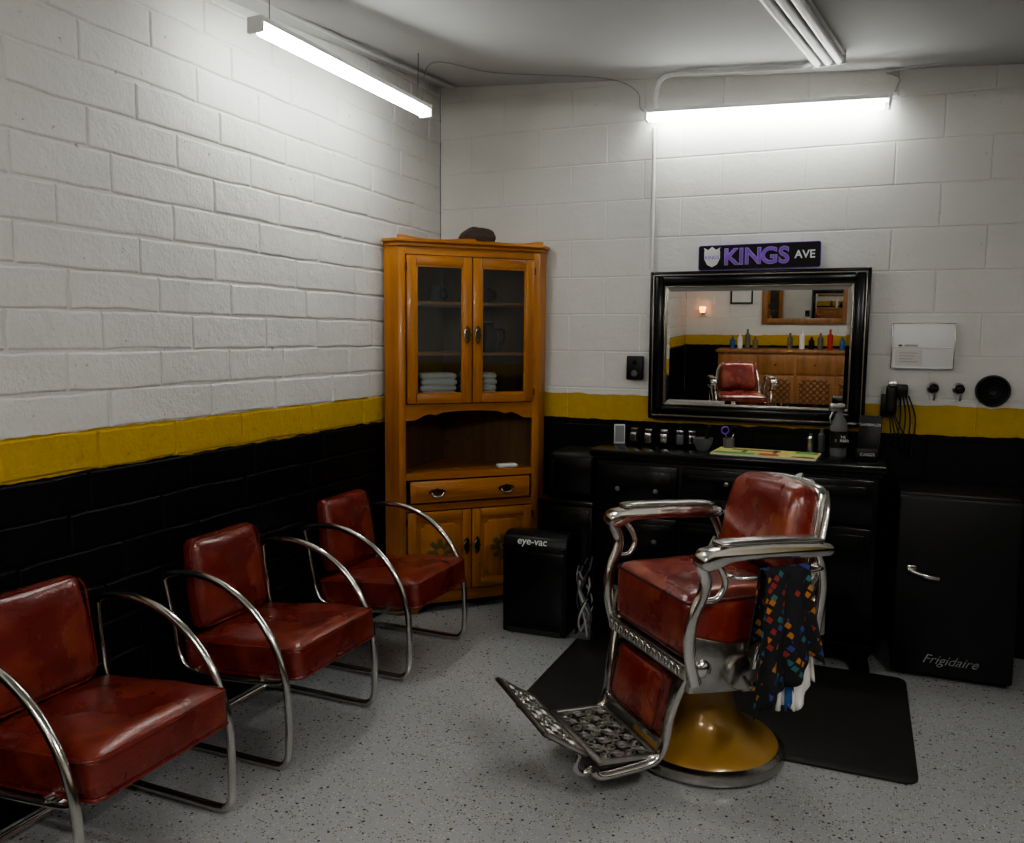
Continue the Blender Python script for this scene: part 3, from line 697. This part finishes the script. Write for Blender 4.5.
e=seat('card_box',2.375,-.33,.1)
box('body',-.045,.045,-.03,.03,0,.055,M['blackm'],e,bev=.003)
text('box_text','CARDS',.02,M['white'],e,(0,-.031,.03),(PI/2,0,0))
for i,(x,y,h,r,mt) in enumerate(((2.12,-.12,.09,.018,'steel'),(2.17,-.09,.11,.016,'grey'))):
    e=seat('product_bottle',x,y)
    lathe('body',[(0,0),(r,0),(r,h*.75),(r*.5,h*.85),(r*.5,h),(0,h)],M[mt],e,seg=24)
# ------------------------------------------------------------ fridge
fr=empty('mini_fridge',(0,0,0))
box('body',2.52,2.99,-.40,-.05,.02,.83,M['blackm'],fr,bev=.006)
box('door',2.515,2.995,-.46,-.405,.025,.825,M['blackm'],fr,bev=.012,seg=3)
box('kick',2.53,2.98,-.40,-.06,0,.03,M['blackm'],fr)
sweep('handle',[(2.565,-.462,.495),(2.575,-.478,.49),(2.64,-.485,.475),(2.69,-.478,.468)],.007,M['chrome'],fr,flat=1.6)
box('handle_plate',2.56,2.60,-.468,-.458,.475,.515,M['chrome'],fr,bev=.004)
text('script_badge','Frigidaire',.058,M['steel'],fr,(2.75,-.4625,.10),(PI/2,0,0),shear=.45)
# ------------------------------------------------------------ touchless vacuum
vc=empty('stationary_vacuum',(.865,-.615,0),.03)
prof=[(-.03,0),(.17,0),(.17,.50),(.03,.52),(-.02,.50),(-.035,.46)]
prism('body',[(y,z) for y,z in prof],-.17,.17,M['blackm'],vc,axis='x',bev=.012)
box('intake',-.14,.14,-.036,-.02,.004,.03,M['ink'],vc)
box('front_door',-.155,.155,-.037,-.028,.05,.43,M['black'],vc,bev=.006)
box('lid_lip',-.172,.172,-.04,.05,.445,.455,M['black'],vc,bev=.003)
text('vac_text','eye-vac',.052,M['white'],vc,(-.01,-.035,.482),(math.radians(72),0,0),bold=.0005)
e=empty('power_cords',(1.12,-.60,0))
for k in range(10):
    ph_=k*1.3; q=.4+.6*((k*37)%10)/10
    sweep('cord',[(.05*math.sin(ph_+t*5)*q,.035*math.cos(ph_*2+t*4),.03+(.18+.24*q)*t) for t in [i/7 for i in range(8)]],.0055,M['whited'] if k%3==0 else (M['grey'] if k%2 else M['blackm']),e,seg=8)
box('strip',-.03,.04,-.03,.03,.0,.04,M['grey'],e,bev=.004)
sc=empty('side_cabinet',(0,0,0))
box('body',.80,1.09,-.40,-.05,.0,.63,M['blackm'],sc,bev=.006); box('top',.79,1.10,-.42,-.04,.63,.66,M['black'],sc,bev=.008)
for z0,z1 in ((.04,.32),(.34,.61)): box('drawer',.815,1.075,-.412,-.398,z0,z1,M['black'],sc,bev=.004)
tw2=empty('towel_warmer',(0,0,0))
box('case',.83,1.08,-.34,-.06,.661,.90,M['blackm'],tw2,bev=.02,seg=3); box('door',.845,1.065,-.352,-.338,.685,.88,M['black'],tw2,bev=.006)
sweep('handle',[(.86,-.355,.72),(.86,-.37,.73),(.86,-.37,.84),(.86,-.355,.85)],.004,M['blackm'],tw2)
# ------------------------------------------------------------ things behind the camera (seen in the mirror)
sb=empty('oak_sideboard',(0,0,0)); oak=M['oak']
X0,X1,Y0,Y1=.55,2.55,-7.55,-7.05
box('carcass',X0,X1,Y0,Y1,.08,.98,oak,sb,bev=.005); box('top',X0-.03,X1+.03,Y0,Y1+.03,.98,1.02,oak,sb,bev=.006); box('plinth',X0+.02,X1-.02,Y0,Y1-.02,0,.08,oak,sb)
for i in range(4):
    a=X0+.03+i*.49; b=a+.46
    box('door',a,b,Y1,Y1+.018,.12,.68,oak,sb,bev=.004); box('drawer',a,b,Y1,Y1+.018,.71,.95,oak,sb,bev=.004)
    xm=(a+b)/2; zm=.40; hw,hh=.19,.24
    for k in range(-4,5):
        for s in (-1,1):
            c0=k*.08; seg_=[]
            for q in range(41):
                x=-hw+2*hw*q/40; z=s*(x-c0)
                if abs(z)<=hh: seg_.append((xm+x,Y1+.022,zm+z))
            if len(seg_)>2: sweep('lattice',[seg_[0],seg_[-1]],.008,pd,sb,n=1,seg=5)
    lathe('knob',[(0,0),(.012,.0),(.014,.02),(0,.025)],M['brass'],sb,seg=16,loc=((a+b)/2,Y1+.018,.83),rot=(-PI/2,0,0))
m2=empty('framed_mirror',(0,0,0))
frame('frame',1.05,2.15,1.35,2.15,.07,-7.58,-7.54,oak,m2); box('glass',1.1,2.1,-7.57,-7.56,1.4,2.1,M['mirror'],m2)
for i,(x,c_) in enumerate(((.7,'blue'),(.8,'white'),(.9,'grey'),(1.0,'tan'),(1.45,'steel'),(1.6,'white'),(1.72,'blackm'),(1.83,'grey'),(1.95,'red'),(2.1,'blue'),(2.2,'white'),(2.3,'blackm'),(2.42,'tan'))):
    e=empty('product_bottle',(x,-7.3,1.021)); h=.16+.05*(i%3)
    lathe('body',[(0,0),(.035,0),(.035,h*.7),(.014,h*.8),(.014,h),(0,h)],M[c_],e,seg=24)
pf=empty('framed_picture',(0,0,0)); frame('frame',.62,.92,1.62,1.84,.02,-7.59,-7.56,bk,pf); box('print',.63,.91,-7.585,-7.575,1.63,1.83,M['paper'],pf)
wl=empty('wall_lamp',(.25,-7.5,1.5)); lathe('shade',[(.03,.0),(.05,.08),(.0,.09)],M['amber'],wl,seg=20); box('bracket',-.02,.02,-.09,0,-.02,.02,M['brass'],wl)
barber((1.12,-5.0,0),math.radians(75))
# ------------------------------------------------------------ world + camera
w=bpy.data.worlds.new('World'); S.world=w; w.use_nodes=True
w.node_tree.nodes['Background'].inputs[0].default_value=(.6,.7,.8,1); w.node_tree.nodes['Background'].inputs[1].default_value=.05
cam=bpy.data.cameras.new('camera'); co=bpy.data.objects.new('camera',cam); COL.objects.link(co)
cam.sensor_fit='HORIZONTAL'; cam.sensor_width=36; cam.lens=830/1024*36; cam.clip_start=.05
Rm=Matrix.Rotation(math.radians(22.7),4,'Z')@Matrix.Rotation(PI/2-math.radians(5.8),4,'X')@Matrix.Rotation(math.radians(.5),4,'Z')
co.matrix_world=Matrix.Translation((2.33,-4.45,1.5))@Rm
S.camera=co
S.view_settings.view_transform='AgX'
try: S.view_settings.look='AgX - Medium High Contrast'
except Exception: pass
S.view_settings.exposure=.85
